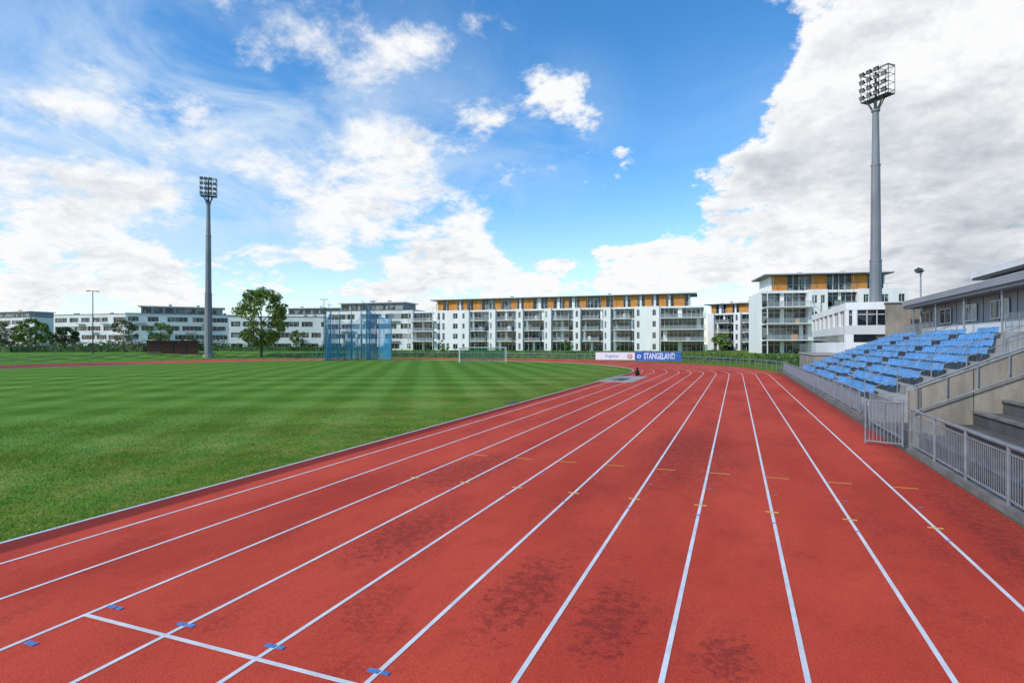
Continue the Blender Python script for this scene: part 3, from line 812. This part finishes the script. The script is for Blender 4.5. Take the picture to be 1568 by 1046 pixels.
def fb(off=(0,0,0),scale=2.6,detail=9,rough=.56,dist=.2):
    a=N(nt,'ShaderNodeVectorMath',operation='ADD'); L(nt,cmb.outputs[0],a.inputs[0]); a.inputs[1].default_value=off
    return noise(nt,a.outputs[0],scale,detail,rough,dist)
n1=fb((3.1,1.7,.4),4.6,8,.65,.12)
n1b=fb((3.1,1.7,.4+.05),4.6,5,.65,.12)
cov=blobs([(110,110,90,.20),(190,140,100,.20),(40,270,140,.34),(190,280,130,.30),(330,220,130,.18),(385,40,80,.30),(440,110,70,.30),(510,40,80,.28),(600,80,80,.26),(570,180,95,.32),(660,215,95,.30),(730,160,60,.18),(790,170,50,.14),(870,160,62,.42),(905,195,50,.24),(950,215,30,.14),
 (500,300,110,.32),(600,320,90,.32),(660,355,90,.30),(715,315,50,.28),(725,360,50,.24),(250,370,120,.26),(80,370,110,.24),(40,445,70,.36),(240,435,60,.36),(690,425,80,.50),(760,410,50,.46),(835,425,50,.40),(600,440,60,.36),(520,425,50,.30),(420,420,70,.26),
 (1010,395,60,.46),(945,405,50,.46),(1100,385,80,.44),(1225,140,50,.46),(1250,110,40,.3),(1195,230,85,.46),(1310,80,80,.42),(1400,200,190,.52),(1300,340,190,.52),(1500,350,220,.5),(1500,80,180,.45),(1480,20,150,.42),(1085,300,65,.36),(770,20,70,.18),(1650,200,300,.4),
 (1010,90,150,-.20),(910,310,80,-.12),(40,20,110,-.20),(240,20,80,-.14),(1120,70,100,-.22),(850,345,50,-.14),(1050,200,60,-.16)])
base=math_(nt,'MULTIPLY',math_(nt,'SUBTRACT',n1,.5),2.1)
dsum=math_(nt,'ADD',math_(nt,'ADD',base,cov),-.16)
side=N(nt,'ShaderNodeVectorMath',operation='DOT_PRODUCT'); L(nt,D,side.inputs[0]); side.inputs[1].default_value=R
low=ramp(nt,spw.outputs[2],.08,.22,.35,1)
width=math_(nt,'MULTIPLY',ramp(nt,side.outputs['Value'],-.35,.30,.48,.20),low)
dens=ramp(nt,dsum,0,width)
veil=blobs([(150,180,260,.65),(330,160,230,.5),(450,300,230,.45),(620,230,230,.4),(60,360,250,.6),(1300,350,330,.4),(700,400,250,.3),(870,180,100,.3)])
vn=ramp(nt,fb((7,2,1),2.6,5,.64,.6),.32,.64)
veil=math_(nt,'MULTIPLY',veil,vn,clamp=True)
rel=math_(nt,'MULTIPLY',math_(nt,'SUBTRACT',n1b,n1),2.2)
core=ramp(nt,dsum,.15,.55,0,.08)
gray=blobs([(1170,255,75,.60),(1290,235,95,.36),(1400,230,110,.28),(1530,270,150,.42),(1450,400,150,.30),(1550,450,120,.50),(180,330,60,.22),(40,415,45,.3),(130,330,60,.15)])
gm=ramp(nt,n1,.36,.62,.55,1.15)
sh=math_(nt,'ADD',math_(nt,'ADD',rel,core),math_(nt,'MULTIPLY',math_(nt,'MULTIPLY',gray,gm),ramp(nt,dsum,.08,.38)),clamp=True)
ccol=mixc(nt,sh,(.97,.975,.985),(.40,.46,.54))
hs=N(nt,'ShaderNodeHueSaturation'); hs.inputs['Saturation'].default_value=1.34; hs.inputs['Value'].default_value=1.65; L(nt,sky.outputs[0],hs.inputs['Color'])
bg1=N(nt,'ShaderNodeBackground'); L(nt,hs.outputs[0],bg1.inputs[0]); bg1.inputs[1].default_value=.13
bg2=N(nt,'ShaderNodeBackground'); L(nt,ccol,bg2.inputs[0]); bg2.inputs[1].default_value=1.0
bgv=N(nt,'ShaderNodeBackground'); bgv.inputs[0].default_value=(.66,.80,.96,1); bgv.inputs[1].default_value=1.0
hz=ramp(nt,spw.outputs[2],.0,.30,.42,0)
m0=N(nt,'ShaderNodeMixShader'); L(nt,math_(nt,'MAXIMUM',math_(nt,'MULTIPLY',veil,.9),hz),m0.inputs[0]); L(nt,bg1.outputs[0],m0.inputs[1]); L(nt,bgv.outputs[0],m0.inputs[2])
mx=N(nt,'ShaderNodeMixShader'); L(nt,dens,mx.inputs[0]); L(nt,m0.outputs[0],mx.inputs[1]); L(nt,bg2.outputs[0],mx.inputs[2])
ow=N(nt,'ShaderNodeOutputWorld'); L(nt,mx.outputs[0],ow.inputs[0])

sl=bpy.data.lights.new('sun','SUN'); sl.energy=3.0; sl.angle=math.radians(1.0); sl.color=(1,.94,.85)
so=bpy.data.objects.new('sun',sl); scene.collection.objects.link(so); so.rotation_euler=(-sdir).to_track_quat('-Z','Y').to_euler(); so.location=(0,-20,60)

cam=bpy.data.cameras.new('camera'); co=bpy.data.objects.new('camera',cam); scene.collection.objects.link(co)
co.location=(0,0,EYE); co.rotation_euler=(math.pi/2,0,TH); cam.lens=20.2; cam.sensor_width=36; cam.shift_y=.0026; cam.clip_end=8000; cam.clip_start=.05
scene.camera=co
scene.view_settings.view_transform='Standard'; scene.view_settings.look='None'; scene.view_settings.exposure=0
